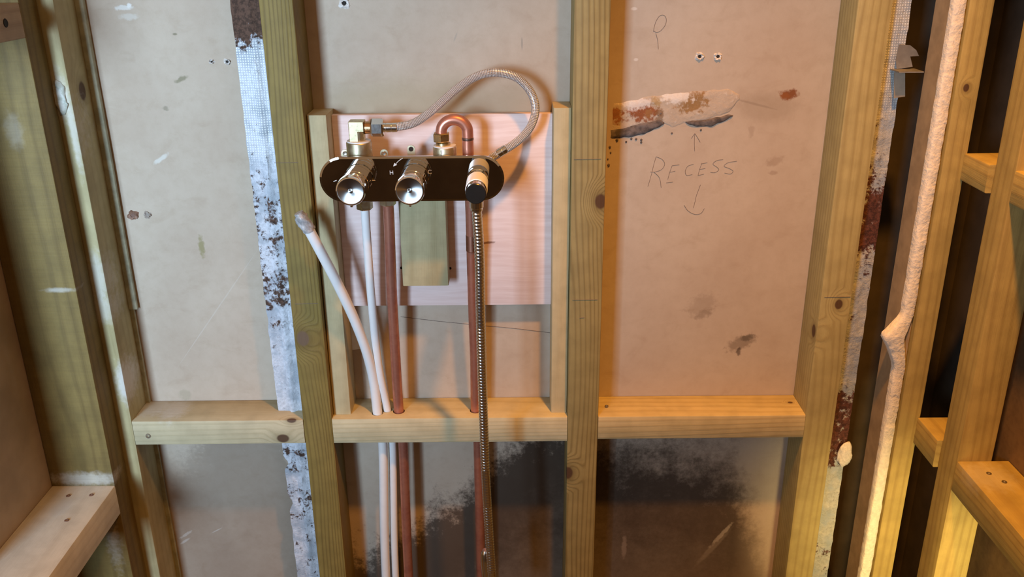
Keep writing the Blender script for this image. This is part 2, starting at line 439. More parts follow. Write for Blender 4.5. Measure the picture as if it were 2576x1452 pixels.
# screw holes with torn rims
hole_dark = plain('hole_dark', (0.02, 0.016, 0.014), 0.9)
rim_white = plain('torn_plaster', (0.66, 0.63, 0.60), 0.85, 0, 0.15, 400, 0.4)
plug_brown = plain('brown_plug', (0.22, 0.12, 0.08), 0.6, 0, 0.2, 300)
def crater(x, y, R, rim, seed, dark=hole_dark):
    o = P(x, y, D)
    rnd = random.Random(seed); n = 14; bm = bmesh.new(); rings = []
    for q, (rr, h) in enumerate(((1.0, 0.0), (0.78, 0.0022), (0.5, 0.0016), (0.36, 0.0004))):
        ring = []
        for k in range(n):
            a = 2 * math.pi * k / n; j = 1 + rnd.uniform(-.28, .28) * (q < 3)
            ring.append(bm.verts.new(o + Vector((math.cos(a) * R * rr * j, -h * (1 + rnd.uniform(-.5, .6)), math.sin(a) * R * rr * j * 0.9))))
        rings.append(ring)
    for A, B in zip(rings[:-1], rings[1:]):
        for k in range(n): bm.faces.new((A[k], A[(k + 1) % n], B[(k + 1) % n], B[k]))
    bmesh.ops.recalc_face_normals(bm, faces=bm.faces)
    h = obj('screw_hole', bm, rim, wall_back)
    bm = lathe_bm(o + Vector((0, -0.0006, 0)), (0, -1, 0), [(R * .42, 0), (R * .40, .0004), (0, .0001)], 10)
    obj('hole', bm, dark, h)
for i, (x, y, R, rim) in enumerate(((1760, 142, .0060, rim_white), (1806, 142, .0058, rim_white), (533, 155, .0038, rim_white), (572, 155, .0048, rim_white), (866, 8, .008, rim_white))):
    crater(x, y, R, rim, i)
crater(335, 541, .0082, plug_brown, 11, plain('rust_plug', (0.16, 0.085, 0.06), .7)); crater(371, 540, .0062, plain('grey_plug', (.33, .28, .24), .7), 12, plain('plug_grey', (.28, .24, .21), .7))

# old plaster and bared masonry in the right-hand bay
def patch_mat():
    t = NT('old_plaster'); p = t.pos(); n = t.noise(p, 45, 6, 0.7); n2 = t.noise(p, 160, 5, 0.65); s = t.sep(p)
    c = t.mix(t.mapr(n, .35, .65), (0.49, 0.41, 0.33), (0.44, 0.36, 0.285))
    c = t.mix(t.mapr(n2, .56, .70, 0, .6), c, (0.60, 0.55, 0.50))
    for x, y, rx, rz, col, a in ((1618, 278, .022, .014, (.24, .075, .025), .95), (1545, 290, .012, .011, (.26, .10, .03), .9), (1740, 255, .020, .014, (.27, .15, .05), .9), (1650, 257, .008, .008, (.36, .24, .09), .7),
                                 (1700, 243, .022, .009, (.74, .71, .68), .8), (1600, 260, .022, .008, (.72, .69, .66), .8), (1660, 290, .005, .01, (.2, .12, .06), .7), (1630, 285, .007, .006, (.3, .16, .06), .6)):
        q = P(x, y, D) - wb_loc; m = t.spot(q, (rx, 1, rz), 0, .35, .75, 150)
        c = t.mix(t.math('MULTIPLY', m, a), c, col)
    t.bump(t.math('ADD', n2, n), 0.5, 0.002); return t.done(c, 0.9, 0, 0.2)
def patch(name, top, bot, mat, h, seed, nu=40, nv=14):
    bm = bmesh.new(); g = []
    def at(L_, u):
        s = u * (len(L_) - 1); i = min(int(s), len(L_) - 2); f = s - i
        return L_[i][0] * (1 - f) + L_[i + 1][0] * f, L_[i][1] * (1 - f) + L_[i + 1][1] * f
    for i in range(nu + 1):
        u = i / nu; a = at(top, u); b = at(bot, u); col = []
        for j in range(nv + 1):
            v = j / nv; x = a[0] * (1 - v) + b[0] * v; y = a[1] * (1 - v) + b[1] * v
            q = P(x, y, D); e = min(1, 5 * min(v, 1 - v, u * 2.5, (1 - u) * 2.5))
            jn = noise.fractal(q * 60 + Vector((seed, 0, 0)), 0.8, 2.0, 4)
            q.x += 0.0012 * noise.noise(q * 140); q.z += 0.0018 * noise.noise(q * 130 + Vector((9, 9, 9)))
            q.y = D + 0.0006 - e * h * (1.0 + 0.5 * jn) - (0.0008 if 0 < e else 0)
            col.append(bm.verts.new(q))
        g.append(col)
    for i in range(nu):
        for j in range(nv): bm.faces.new((g[i][j], g[i + 1][j], g[i + 1][j + 1], g[i][j + 1]))
    bmesh.ops.recalc_face_normals(bm, faces=bm.faces)
    return obj(name, bm, mat, wall_back, smooth=3.2)
patch('plaster_patch', [(1540, 260), (1600, 248), (1640, 240), (1700, 232), (1770, 226), (1830, 222), (1862, 240)], [(1535, 338), (1600, 328), (1662, 304), (1690, 324), (1722, 312), (1790, 298), (1835, 284), (1862, 244)], patch_mat(), 0.0012, 1, 60, 20)
slot_mat = plain('grey_mortar', (0.115, 0.095, 0.088), 0.95, 0, 0.45, 120, 0.6)
for k, (tp, bt) in enumerate((([(1534, 326), (1580, 316), (1630, 303), (1660, 300), (1673, 308)], [(1534, 351), (1580, 347), (1620, 339), (1655, 322), (1673, 310)]),
                              ([(1722, 305), (1745, 301), (1790, 296), (1825, 290), (1846, 288)], [(1722, 307), (1750, 319), (1785, 319), (1820, 307), (1846, 290)]))):
    patch('mortar_joint', tp, bt, slot_mat, 0.0020, 5 + k, 30, 6)
bm = bmesh.new()
rnd = random.Random(3)
for x, y in ((1575, 357), (1613, 352), (1613, 358), (1600, 350), (1534, 370), (1536, 384), (1529, 400), (1531, 415), (1763, 327), (1690, 335), (1552, 352), (1588, 349), (1662, 285), (1655, 290)):
    q = P(x, y, D); bmesh.ops.create_icosphere(bm, subdivisions=1, radius=rnd.uniform(.0014, .0024), matrix=Matrix.Translation(q))
cr = obj('mortar_crumbs', bm, slot_mat, wall_back); cr['kind'] = 'stuff'

# ---------------------------------------------------------------- studs and noggings
def timber(name, a, b, axis, label, cat, mat_kw, seed, group=None, bev=0.0018, light=TREAT_L, dark=TREAT_D, blotch=TREAT_B, seg=18):
    a = Vector(a); b = Vector(b); loc = (a + b) / 2; loc.z = a.z
    m = wood('pine_' + name + str(seed), light, dark, loc, axis, seed, blotch=blotch, **mat_kw)
    o = obj(name, timber_bm(a, b, axis, bev, seg, seed=seed), m, loc=loc, smooth=0.6)
    return tag(o, label, cat, group)

XL0, XL1, XM0, XM1, XR0, XR1 = -0.321, -0.277, 0.083, 0.130, 0.447, 0.492
stud_LL = timber('timber_stud', (-0.609, 0, 0), (-0.583, D, ZT), 2, 'narrow pale green stud at the left edge of the grey board, beside the corner post', 'stud',
                 dict(ring=30, grain=.35, knots=[(Vector((-0.583, 0.035, 1.262)), .010)], blot=.3, smears=[(P(312, 965, 0), (.010, .05, .030), .95), (P(247, 700, 0), (.012, .05, .035), .6), (P(255, 780, 0), (.02, .05, .02), .5), (P(185, 330, 0), (.005, .05, .05), .6), (P(150, 240, 0), (.01, .05, .03), .5)]), 1, light=(0.47, 0.42, 0.235), dark=(0.34, 0.285, 0.145))
stud_L = timber('timber_stud', (XL0, 0, 0), (XL1, D, ZT), 2, 'green-tinged stud beside the rusty white metal strip, left of the shower valve', 'stud',
                dict(ring=70, knots=[(P(762, 852, 0), .0095)], blot=.45, kcol=(.13, .085, .055)), 2)
stud_M = timber('timber_stud', (XM0, 0, 0), (XM1, D, ZT), 2, 'middle stud with a dark knot, between the valve bay and the board marked RECESS', 'stud',
                dict(ring=60, knots=[(P(1511, 507, 0), .0085), (P(1428, 1190, 0), .0085)], blot=.35), 3, light=(0.33, 0.262, 0.108), dark=(0.19, 0.138, 0.048), blotch=(.27, .222, .088))
stud_R = timber('timber_stud', (XR0, 0, 0), (XR1, D, ZT), 2, 'stud on the right of the board marked RECESS, beside the torn metal strip', 'stud',
                dict(ring=40, knots=[(P(2110, 766, 0), .0060), (Vector((XR0, 0.012, 0.905)), .008)], blot=.35, grain=.6), 4, light=(0.46, 0.39, 0.175), dark=(0.31, 0.24, 0.095), blotch=(.39, .33, .14))
for st, rows in ((stud_L, ((690, 750, 410), (742, 800, 765))), (stud_M, ((1444, 1512, 401), (1440, 1503, 755), (1458, 1470, 800))), (stud_R, ((2074, 2140, 748),))):
    for x0, x1, y in rows: pencil_mark([(x0, y), (x1, y - 1)], -0.0004, st, 0.0004)
strip_m = plain('pale_green_filler', (0.36, 0.36, 0.26), .8, 0, .2, 60, .3)
bm = timber_bm((-0.584, D - 0.009, 0.93), (-0.570, D - 0.0003, ZT), 2, .002, 60, .0022, 9)
obj('filler_strip', bm, strip_m, stud_LL)
bm = timber_bm((-0.584, D - 0.006, 0.0), (-0.577, D - 0.0003, 0.93), 2, .001, 60, .0015, 10)
obj('filler_strip', bm, strip_m, stud_LL)
# lump of plaster stuck on the narrow stud
bm = bmesh.new(); bmesh.ops.create_icosphere(bm, subdivisions=3, radius=1, matrix=Matrix.Translation(P(150, 246, 0)) @ Matrix.Diagonal((.010, .004, .024, 1)))
for v in bm.verts: v.co += Vector((1, .5, 1)) * noise.fractal(v.co * 120, .8, 2, 3) * .003
def lump_mat():
    t = NT('lump_plaster'); n = t.noise(t.pos(), 90, 5, .7); s = t.sep(t.pos())
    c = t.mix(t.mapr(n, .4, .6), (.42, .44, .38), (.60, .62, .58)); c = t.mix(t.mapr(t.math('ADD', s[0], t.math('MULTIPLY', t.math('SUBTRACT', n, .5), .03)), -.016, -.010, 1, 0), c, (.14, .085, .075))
    return t.done(c, .9, 0, .2)
obj('plaster_lump', bm, lump_mat(), stud_LL, smooth=3.2)

NZ0, NZ1 = 0.727, 0.7685
nog_L = timber('nogging', (-0.5825, 0.0, NZ0), (XL0 - .0003, D - .0005, NZ1), 0, 'grey-green nogging crossing in front of the rusty metal strip, with two knots', 'nogging',
               dict(ring=34, knots=[(P(733, 1056, 0), .006), (P(712, 1103, 0), .0075)], blot=.5, grain=.5, smears=[(P(440, 1028, .04), (.02, .03, .02), .7), (P(390, 1020, .05), (.02, .03, .02), .6)]), 5, light=(0.55, 0.49, 0.325), dark=(0.40, 0.34, 0.20), blotch=(.45, .41, .27))
nog_M = timber('nogging', (XL1 + .0003, 0.0, NZ0), (XM0 - .0003, D - .0005, NZ1 + .001), 0, 'pale nogging in the valve bay, pierced by the white and copper pipes', 'nogging',
               dict(ring=46, blot=.4, grain=.45), 6, light=(0.58, 0.53, 0.35), dark=(0.42, 0.36, 0.20), blotch=(.48, .44, .29))
nog_R = timber('nogging', (XM1 + .0003, 0.0, NZ0 + .003), (XR0 - .0003, D - .0005, NZ1 + .001), 0, 'warm-lit nogging below the board marked RECESS', 'nogging',
               dict(ring=40, blot=.3, grain=.5, knots=[(P(1988, 1013, .04), .003)]), 8, light=(0.55, 0.46, 0.26), dark=(0.38, 0.29, 0.14), blotch=(.45, .38, .20))
screw_m = plain('screw_steel', (0.30, 0.26, 0.20), 0.4, 0.8)
def screw(q, axis, parent, r=.0038, mat=None):
    bm = lathe_bm(q, axis, [(0, -.002), (r * .6, -.002), (r, .0), (r * .95, .0008), (r * .45, .0009), (r * .25, -.0004), (0, -.0004)], 14)
    return obj('screw', bm, mat or screw_m, parent, smooth=.5)
screw(P(373, 1097, 0), (0, -1, 0), nog_L, .0042)
screw(P(1526, 1022, .03), (0, 0, 1), nog_R, .003)

# left-hand partition in the corner
post = timber('corner_post', (-0.6995, -0.045, 0), (-0.604, -0.0006, ZT), 2, 'broad olive corner post with its wide face showing, at the far left', 'post',
              dict(ring=26, grain=.5, saw=.7, blot=.6, smears=[(P(220, 1205, -.045), (.05, .03, .010), .6), (P(150, 730, -.045), (.02, .03, .003), .5), (P(35, 330, -.045), (.01, .03, .02), .2), (P(300, 1330, -.02), (.012, .03, .06), .4)]), 11, light=(0.235, 0.165, 0.050), dark=(0.125, 0.080, 0.022), blotch=(0.150, 0.114, 0.036))
nogW = timber('nogging', (-0.6995, -0.30, 0.633), (-0.604, -0.0455, 0.684), 1, 'pale broad nogging low in the left corner, running toward the viewer', 'nogging',
              dict(ring=24, grain=.4, blot=.3, smears=[(P(155, 1275, -.1), (.012, .02, .05), .6)]), 12, light=(0.76, 0.71, 0.60), dark=(0.60, 0.53, 0.42), blotch=(0.70, 0.68, 0.60))
for x, y in ((172, 1248), (230, 1246), (168, 1310)):
    d = ray(x, y); q = CAM + d * ((0.684 - CAM.z) / d.z); screw(q, (0, 0, 1), nogW, .0034, plug_brown)
nogU = timber('nogging', (-0.6995, -0.30, 1.340), (-0.604, -0.0455, 1.382), 1, 'reddish nogging with a screw hole in the top left corner', 'nogging',
              dict(ring=24, grain=.5, blot=.3), 13, light=(0.42, 0.30, 0.19), dark=(0.27, 0.17, 0.10), blotch=(0.36, 0.25, 0.16))
d = ray(14, 58); q = CAM + d * ((-0.604 - CAM.x) / d.x)
bm = lathe_bm(q, (1, 0, 0), [(.0055, 0), (.0045, .0008), (.0025, .0004), (0, .0003)], 12); obj('screw_hole', bm, hole_dark, nogU)

# ---------------------------------------------------------------- right-hand partition
def PXp(x, y, X): d = ray(x, y); return CAM + d * ((X - CAM.x) / d.x)
BE = -0.055
# plasterboard remnant with its broken white edge
pb = thing('plasterboard_strip', 'tall strip of plasterboard with a bright broken white edge, right of the dark gap', 'plasterboard', (0.554, -0.03, 0))
obj('paper_face', box_bm((0.5462, BE + .004, 0), (0.5605, 0.0, ZT)), plain('brown_paper', (0.37, 0.275, 0.17), .85, 0, .15, 40, .15), pb)
def edge_bm():
    bm = bmesh.new(); N = 260; rows = []
    zb = P(2250, 848, BE).z
    for i in range(N + 1):
        z = 0.2 + (1.75 - 0.2) * i / N
        j = lambda s, k: noise.noise(Vector((s, z * k, 0)))
        x0 = 0.5448 + .0007 * j(1, 60) + .0005 * j(2, 200); x1 = 0.5605 + .0010 * j(3, 50) + .0007 * j(4, 180)
        dz = (z - zb); b = max(0, 1 - abs(dz) / (.034 if dz > 0 else .05)); b = b ** 1.3
        x0 -= .024 * b; x1 -= .010 * b
        y = BE + .0012 * j(5, 40) + .0008 * j(6, 150) - .004 * b
        c = .0016
        rows.append([bm.verts.new(v) for v in ((x0, BE + .012, z), (x0, y + c, z), (x0 + c, y + .0004 * j(7, 220), z), ((x0 * .6 + x1 * .4), y - .0006 + .0022 * j(8, 260), z), (x1 - c, y + .0003, z), (x1, y + c, z), (x1, BE + .012, z))])
    for A, B in zip(rows[:-1], rows[1:]):
        for k in range(6): bm.faces.new((A[k], A[k + 1], B[k + 1], B[k]))
        bm.faces.new((A[6], A[0], B[0], B[6]))
    bm.faces.new(rows[0]); bm.faces.new(rows[-1])
    bmesh.ops.recalc_face_normals(bm, faces=bm.faces); return bm
obj('broken_edge', edge_bm(), plain('gypsum_core', (0.80, 0.76, 0.69), .9, 0, .10, 160, .9), pb, smooth=.9)

WARM_L, WARM_D, WARM_B = (0.48, 0.37, 0.13), (0.29, 0.20, 0.065), (0.37, 0.29, 0.10)
kw = dict(light=WARM_L, dark=WARM_D, blotch=WARM_B)
stA = timber('timber_stud', (0.5635, BE, 0), (0.594, 0.02, ZT), 2, 'stud fixed against the broken white plasterboard edge on the right', 'stud', dict(ring=30, grain=.5, blot=.4, knots=[(Vector((.577, BE, 1.27)), .004)]), 21, **kw)
stB = timber('timber_stud', (0.597, -0.165, 0), (0.644, -0.12, ZT), 2, 'rightmost yellow-lit stud, in front of the dark brown board', 'stud', dict(ring=30, grain=.5, blot=.4, knots=[(P(2490, 672, -.165) + Vector((-.006, 0, 0)), .0045)]), 22, **kw)
nA1 = timber('nogging', (0.590, -0.1197, 1.150), (0.650, BE - .0003, 1.186), 1, 'short sawn nogging between the right-hand studs, the upper one', 'nogging', dict(ring=30, grain=.5), 23, **kw, seg=6)
nA2 = timber('nogging', (0.590, -0.1197, 0.752), (0.650, BE - .0003, 0.795), 1, 'short dark nogging between the right-hand studs, the lower one', 'nogging', dict(ring=30, grain=.5), 24, **kw, seg=6)
nB1 = timber('nogging', (0.597, -0.75, 1.150), (0.667, -0.1653, 1.190), 1, 'nogging at the right edge of the picture running toward the viewer, upper', 'nogging', dict(ring=30, grain=.5), 25, **kw)
nB2 = timber('nogging', (0.597, -0.75, 0.744), (0.667, -0.1653, 0.790), 1, 'long nogging slanting down to the bottom right corner', 'nogging', dict(ring=30, grain=.5, smears=[(Vector((.62, -.2, .79)), (.03, .03, .02), .3)]), 26, **kw)
for q in ((.625, -.195, .790), (.635, -.215, .790)): screw(Vector(q), (0, 0, 1), nB2, .0035)
nB3 = timber('timber_stud', (0.597, -0.66, 0), (0.644, -0.615, ZT), 2, 'stud of the right partition nearest the viewer', 'stud', dict(ring=30, grain=.5), 27, **kw) if False else None

# ---------------------------------------------------------------- perforated metal strips with old plaster
def strip_mat(name, zc_rust, zc_perf, red, tint=(0.62, 0.68, 0.78)):
    t = NT(name); p = t.pos(); s = t.sep(p)
    n = t.noise(p, 55, 6, 0.72); n2 = t.noise(p, 190, 5, 0.7); n3 = t.noise(p, 24, 4, .6)
    base = t.mix(t.mapr(n2, .35, .7), tint, tuple(x * .72 for x in tint))
    base = t.mix(t.mapr(n3, .45, .62), base, (0.36, 0.42, 0.50))
    # perforations: a fine square grid of punched holes
    pit = 0.0034
    fu = t.math('SUBTRACT', t.math('FRACT', t.math('DIVIDE', s[0], pit)), .5); fw = t.math('SUBTRACT', t.math('FRACT', t.math('DIVIDE', s[2], pit)), .5)
    rr = t.math('SQRT', t.math('ADD', t.math('MULTIPLY', fu, fu), t.math('MULTIPLY', fw, fw)))
    dot = t.math('MULTIPLY', t.mapr(rr, .22, .36, 1, 0), t.curve(s[2], 0, 2.2, zc_perf))
    base = t.mix(dot, base, (0.85, 0.90, 0.92))
    thr = t.curve(s[2], 0, 2.2, zc_rust)
    f = t.math('ADD', t.math('ADD', t.math('MULTIPLY', n, .7), t.math('MULTIPLY', n2, .3)), thr)
    c = t.mix(t.mapr(f, .98, 1.06), base, t.mix(t.mapr(n2, .4, .6), red, tuple(x * .45 for x in red)))
    t.bump(t.math('ADD', n, n2), .6, .003)
    return t.done(c, t.mapr(f, .95, 1.05, .5, .9), 0.0, .5)
def strip_bm(x0, x1, z0, z1, Y, seed, lump=0.0022, nose=0.006, left_bite=()):
    bm = bmesh.new(); NXs = 10; NZs = int((z1 - z0) / .005); rows = []
    for i in range(NZs + 1):
        z = z0 + (z1 - z0) * i / NZs; row = []
        for j in range(NXs + 1):
            u = j / NXs; e0 = .0016 * noise.noise(Vector((seed, z * 45, 1))) * (1 - u); e1 = .0012 * noise.noise(Vector((seed + 4, z * 45, 1))) * u
            for zb, w, dpt in left_bite: e0 += dpt * max(0, 1 - abs(z - zb) / w) * (1 - u)
            q = Vector((x0 + (x1 - x0) * u + e0 + e1, Y, z))
            q.y -= nose * max(0, 1 - abs(u - .55) / .14) + lump * max(0, noise.fractal(q * 55 + Vector((seed, 0, 0)), .8, 2, 4) + .1)
            row.append(q)
        rows.append(row)
    F = [[bm.verts.new(q) for q in r] for r in rows]; B = [[bm.verts.new(Vector((q.x, Y + .0016, q.z))) for q in r] for r in rows]
    for i in range(NZs):
        for j in range(NXs):
            bm.faces.new((F[i][j], F[i][j + 1], F[i + 1][j + 1], F[i + 1][j])); bm.faces.new((B[i][j], B[i + 1][j], B[i + 1][j + 1], B[i][j + 1]))
        for j in (0, NXs): bm.faces.new((F[i][j], F[i + 1][j], B[i + 1][j], B[i][j]))
    for i in (0, NZs):
        for j in range(NXs): bm.faces.new((F[i][j], F[i][j + 1], B[i][j + 1], B[i][j]))
    bmesh.ops.recalc_face_normals(bm, faces=bm.faces); return bm
zz = lambda y: P(700, y, .03).z
sm = strip_mat('strip_plaster_rust', [(0, .42), (.45, .44), (zz(1330), .43), (zz(1240), .52), (zz(1200), .40), (zz(1140), .52), (zz(1110), .40), (zz(900), .40), (zz(780), .46), (zz(750), .56), (zz(720), .50), (zz(600), .49), (zz(500), .50), (zz(420), .45), (zz(360), .36), (zz(150), .36), (zz(105), .50), (zz(85), .68), (2.2, .66)],
               [(0, 0), (zz(430), 0), (zz(380), .8), (zz(110), .9), (zz(90), .0), (2.2, 0)], (0.115, 0.062, 0.042))
ls = thing('metal_strip', 'white plaster-crusted rusty metal strip left of the valve stud', 'metal strip', (-0.346, 0.03, 0))
obj('perforated_web', strip_bm(-.366, -.3215, NZ1, ZT, .030, 1), sm, ls, smooth=.8)
obj('perforated_web', strip_bm(-.366, -.3215, 0.0, NZ0, .030, 2, left_bite=((zz(1165), .012, .008), (zz(1265), .016, .007))), sm, ls, smooth=.8)
zr = lambda y: P(2150, y, .03).z
sm2 = strip_mat('strip_red_rust', [(0, .42), (.43, .44), (zr(1400), .40), (zr(1385), .52), (zr(1355), .40), (zr(1180), .40), (zr(1150), .58), (zr(1000), .60), (zr(970), .42), (zr(830), .42), (zr(700), .44), (zr(640), .52), (zr(600), .64), (zr(500), .60), (zr(440), .50), (zr(360), .40), (zr(200), .38), (2.2, .36)],
                [(0, 0), (zr(330), 0), (zr(200), .8), (2.2, .9)], (0.13, 0.045, 0.032), (0.50, 0.52, 0.52))
rs = thing('metal_strip', 'galvanised metal strip with red rust and a torn tab, right of the RECESS bay', 'metal strip', (0.512, 0.03, 0))
obj('perforated_web', strip_bm(.4925, .5285, 0.0, ZT, .030, 3, .0026, .002), sm2, rs, smooth=.8)
galv = plain('galvanised_tab', (0.34, 0.34, 0.33), .5, .6, .15, 60, .2)
tab = [P(x, y, .022) for x, y in ((2262, 112), (2290, 114), (2305, 126), (2312, 141), (2290, 142), (2296, 168), (2256, 174), (2254, 150))]
obj('torn_tab', prism_bm(tab, (0, .0012, 0)), galv, rs)
tab = [P(x, y, .018) for x, y in ((2250, 182), (2277, 183), (2277, 243), (2249, 247))]
obj('torn_tab', prism_bm(tab, (0, .0012, 0)), plain('tab_pale', (0.40, 0.36, 0.29), .6, .3), rs)
z0 = P(2290, 176, .02).z; bm = box_bm((.512, -.002, z0 - .0008), (.5445, .030, z0 + .0008)); obj('torn_shelf', bm, galv, rs)
q = P(2125, 1145, .02)
bm = bmesh.new(); bmesh.ops.create_icosphere(bm, subdivisions=3, radius=1, matrix=Matrix.Translation(q) @ Matrix.Diagonal((.012, .004, .022, 1)))
for v in bm.verts: v.co += Vector((1, .6, 1)) * noise.fractal(v.co * 90, .8, 2, 3) * .004
obj('plaster_lump', bm, rim_white, rs, smooth=3.2)

# ---------------------------------------------------------------- battens, plywood and packer behind the valve
batL = timber('batten', (-.2765, .014, NZ1 + .0012), (-.2495, .0655, 1.230), 2, 'pale batten standing on the nogging, left of the plywood', 'batten', dict(ring=24, grain=.3, blot=.3), 31, light=(0.49, 0.42, 0.25), dark=(0.36, 0.29, 0.16), blotch=(.42, .38, .24))
batR = timber('batten', (.0585, .014, NZ1 + .0012), (.0825, .0655, 1.237), 2, 'pale batten standing on the nogging, right of the plywood', 'batten', dict(ring=24, grain=.3, blot=.3), 32, light=(0.54, 0.45, 0.26), dark=(0.40, 0.31, 0.16), blotch=(.46, .40, .25))
def ply_mat():
    t = NT('pink_plywood'); p = t.pos(); s = t.sep(p)
    v = t.comb(t.math('MULTIPLY', s[0], .06), s[1], t.math('ADD', s[2], t.math('MULTIPLY', t.noise(t.vmath('MULTIPLY', p, (1, 1, .3)), 7, 2), .02)))
    n = t.noise(v, 160, 4, .6); n2 = t.noise(t.vmath('MULTIPLY', p, (.25, 1, 1)), 16, 4, .6)
    c = t.mix(t.mapr(n, .3, .7), (0.80, 0.67, 0.655), (0.71, 0.56, 0.535)); c = t.mix(t.mapr(n2, .5, .75, 0, .4), c, (.50, .36, .33))
    q = P(1225, 611, .048) - Vector((-.096, .054, .936)); m = t.spot(q, (.011, 1, .0018), -.1, .5, .3, 200); c = t.mix(t.math('MULTIPLY', m, .8), c, (.14, .05, .02))
    t.bump(n, .1, .0008); return t.done(c, .7, 0, .3)
ply = tag(obj('plywood_panel', timber_bm((-.2492, .048, .936), (.0582, .0605, 1.2235), 0, .0008, 4, .0002, 3), ply_mat(), loc=(-.096, .054, .936), smooth=.6), 'pinkish plywood panel held between two battens behind the shower valve', 'plywood')
packer = timber('packer_block', (-.159, .017, .980), (-.0925, .0477, 1.150), 2, 'greenish timber packer screwed to the plywood under the valve', 'timber block', dict(ring=22, grain=.45, blot=.5, saw=.3), 33, light=(0.42, 0.375, 0.22), dark=(0.29, 0.24, 0.12), blotch=(.33, .31, .18))
for x, y in ((1012, 556), (1013, 674), (1131, 675)): screw(P(x, y, .047) + Vector((-.002 if x < 1100 else .001, 0, 0)), (0, -1, 0), packer, .0019, hole_dark)
lab = [P(x, y, D) for x, y in ((874, 808), (905, 806), (908, 877), (880, 881))]
tag(obj('paper_label', prism_bm([q - Vector((0, .0012, 0)) for q in lab], (0, .0008, 0)), plain('white_paper', (.78, .80, .78), .7, 0, .04)), 'small white paper label on the board behind the bent white pipe', 'label')
for o in bpy.data.objects:
    if o.name.startswith('paper_label'):
        c = sum((v.co for v in o.data.vertices), Vector()) / len(o.data.vertices)
        for v in o.data.vertices: v.co -= c
        o.location = c

# ---------------------------------------------------------------- shower valve
PY = -0.035                                             # front of the plate
VX0, VX1, VZ0, VZ1 = -.2555, -.0090, 1.1220, 1.1835
vz = (VZ0 + VZ1) / 2
V = thing('shower_valve', 'chrome twin-knob shower valve on a dark mirror plate with brass bodies', 'shower valve', (-.1323, .017, VZ0))
cr_plate = chrome('mirror_chrome', (0.50, 0.49, 0.48), 0.025)
cr_k = chrome('knob_chrome', (0.86, 0.86, 0.86), 0.07)
br = brass('brass_body', (0.62, 0.55, 0.38), .42); br2 = brass('brass_nut', (0.66, 0.57, 0.36), .30)
def copper_mat():
    t = NT('copper'); n = t.noise(t.pos(), 70, 4); n2 = t.noise(t.pos(), 12, 3)
    c = t.mix(t.mapr(n, .35, .7), (0.60, 0.27, 0.19), (0.47, 0.19, 0.135)); c = t.mix(t.mapr(n2, .5, .7, 0, .4), c, (.36, .14, .12))
    return t.done(c, t.mapr(n, .3, .8, .32, .46), 0.72)
cop = copper_mat()
def stadium(x0, x1, z0, z1, y, n=24):
    r = (z1 - z0) / 2; pts = []
    for k in range(n + 1): a = math.pi / 2 + math.pi * k / n; pts.append(Vector((x0 + r + math.cos(a) * r, y, (z0 + z1) / 2 + math.sin(a) * r)))
    for k in range(n + 1): a = -math.pi / 2 + math.pi * k / n; pts.append(Vector((x1 - r + math.cos(a) * r, y, (z0 + z1) / 2 + math.sin(a) * r)))
    return pts
bm = bmesh.new()
rings = []
for y, i in ((PY + .0048, 0.0), (PY + .0009, 0.0), (PY + .0006, .0002), (PY, .0028)):
    rings.append([bm.verts.new(p) for p in stadium(VX0 + i, VX1 - i, VZ0 + i, VZ1 - i, y)])
for A, B in zip(rings[:-1], rings[1:]):
    for k in range(len(A)): bm.faces.new((A[k], A[(k + 1) % len(A)], B[(k + 1) % len(A)], B[k]))
bm.faces.new(rings[-1]); bm.faces.new(rings[0]); bmesh.ops.recalc_face_normals(bm, faces=bm.faces)
plate = obj('face_plate', bm, cr_plate, V, smooth=.12)
plate['label'] = 'dark mirror chrome plate with rounded ends'
# brass body hidden behind the plate
bm = box_bm((-.232, -.022, 1.132), (-.032, .016, 1.172), .006)
obj('valve_body', bm, br, V)
def knob(cx, parent, idx):
    o = Vector((cx, PY, vz))
    r = .0190
    k = obj('knob', lathe_bm(o, (0, -1, 0), [(r * .96, .0002), (r * .96, .012), (r, .0125), (r, .030), (r * .975, .0304), (r * .975, .0316), (r, .032), (r, .043), (r * .975, .0434), (r * .975, .0446), (r * 1.01, .045), (r * 1.01, .058), (r * .97, .0605), (r * .90, .061)], 64), cr_k, parent, smooth=.35)
    obj('knob_face', lathe_bm(o, (0, -1, 0), [(r * .90, .061), (r * .86, .0600), (r * .6, .0590), (r * .3, .0584), (r * .17, .0582), (r * .16, .0588), (0, .0590)], 64), brushed(), k, smooth=.5)
    obj('pointer', box_bm(o + Vector((-.0016, -.0605, -r * 1.10)), o + Vector((.0016, -.046, -r * .98)), .0006), cr_k, k)
    return k
def brushed():
    if 'brushed' not in metal_bits:
        t = NT('brushed_chrome'); t.put(t.b.inputs['Anisotropic'], 0.85)
        tg = t.n('ShaderNodeTangent', direction_type='RADIAL', axis='Y'); t.l(tg.outputs[0], t.b.inputs['Tangent'])
        metal_bits['brushed'] = t.done((.42, .42, .42), .30, 1.0)
    return metal_bits['brushed']
kx1 = P(900, 452, PY).x; kx2 = P(1042, 452, PY).x
knob(kx1, V, 0); knob(kx2, V, 1)
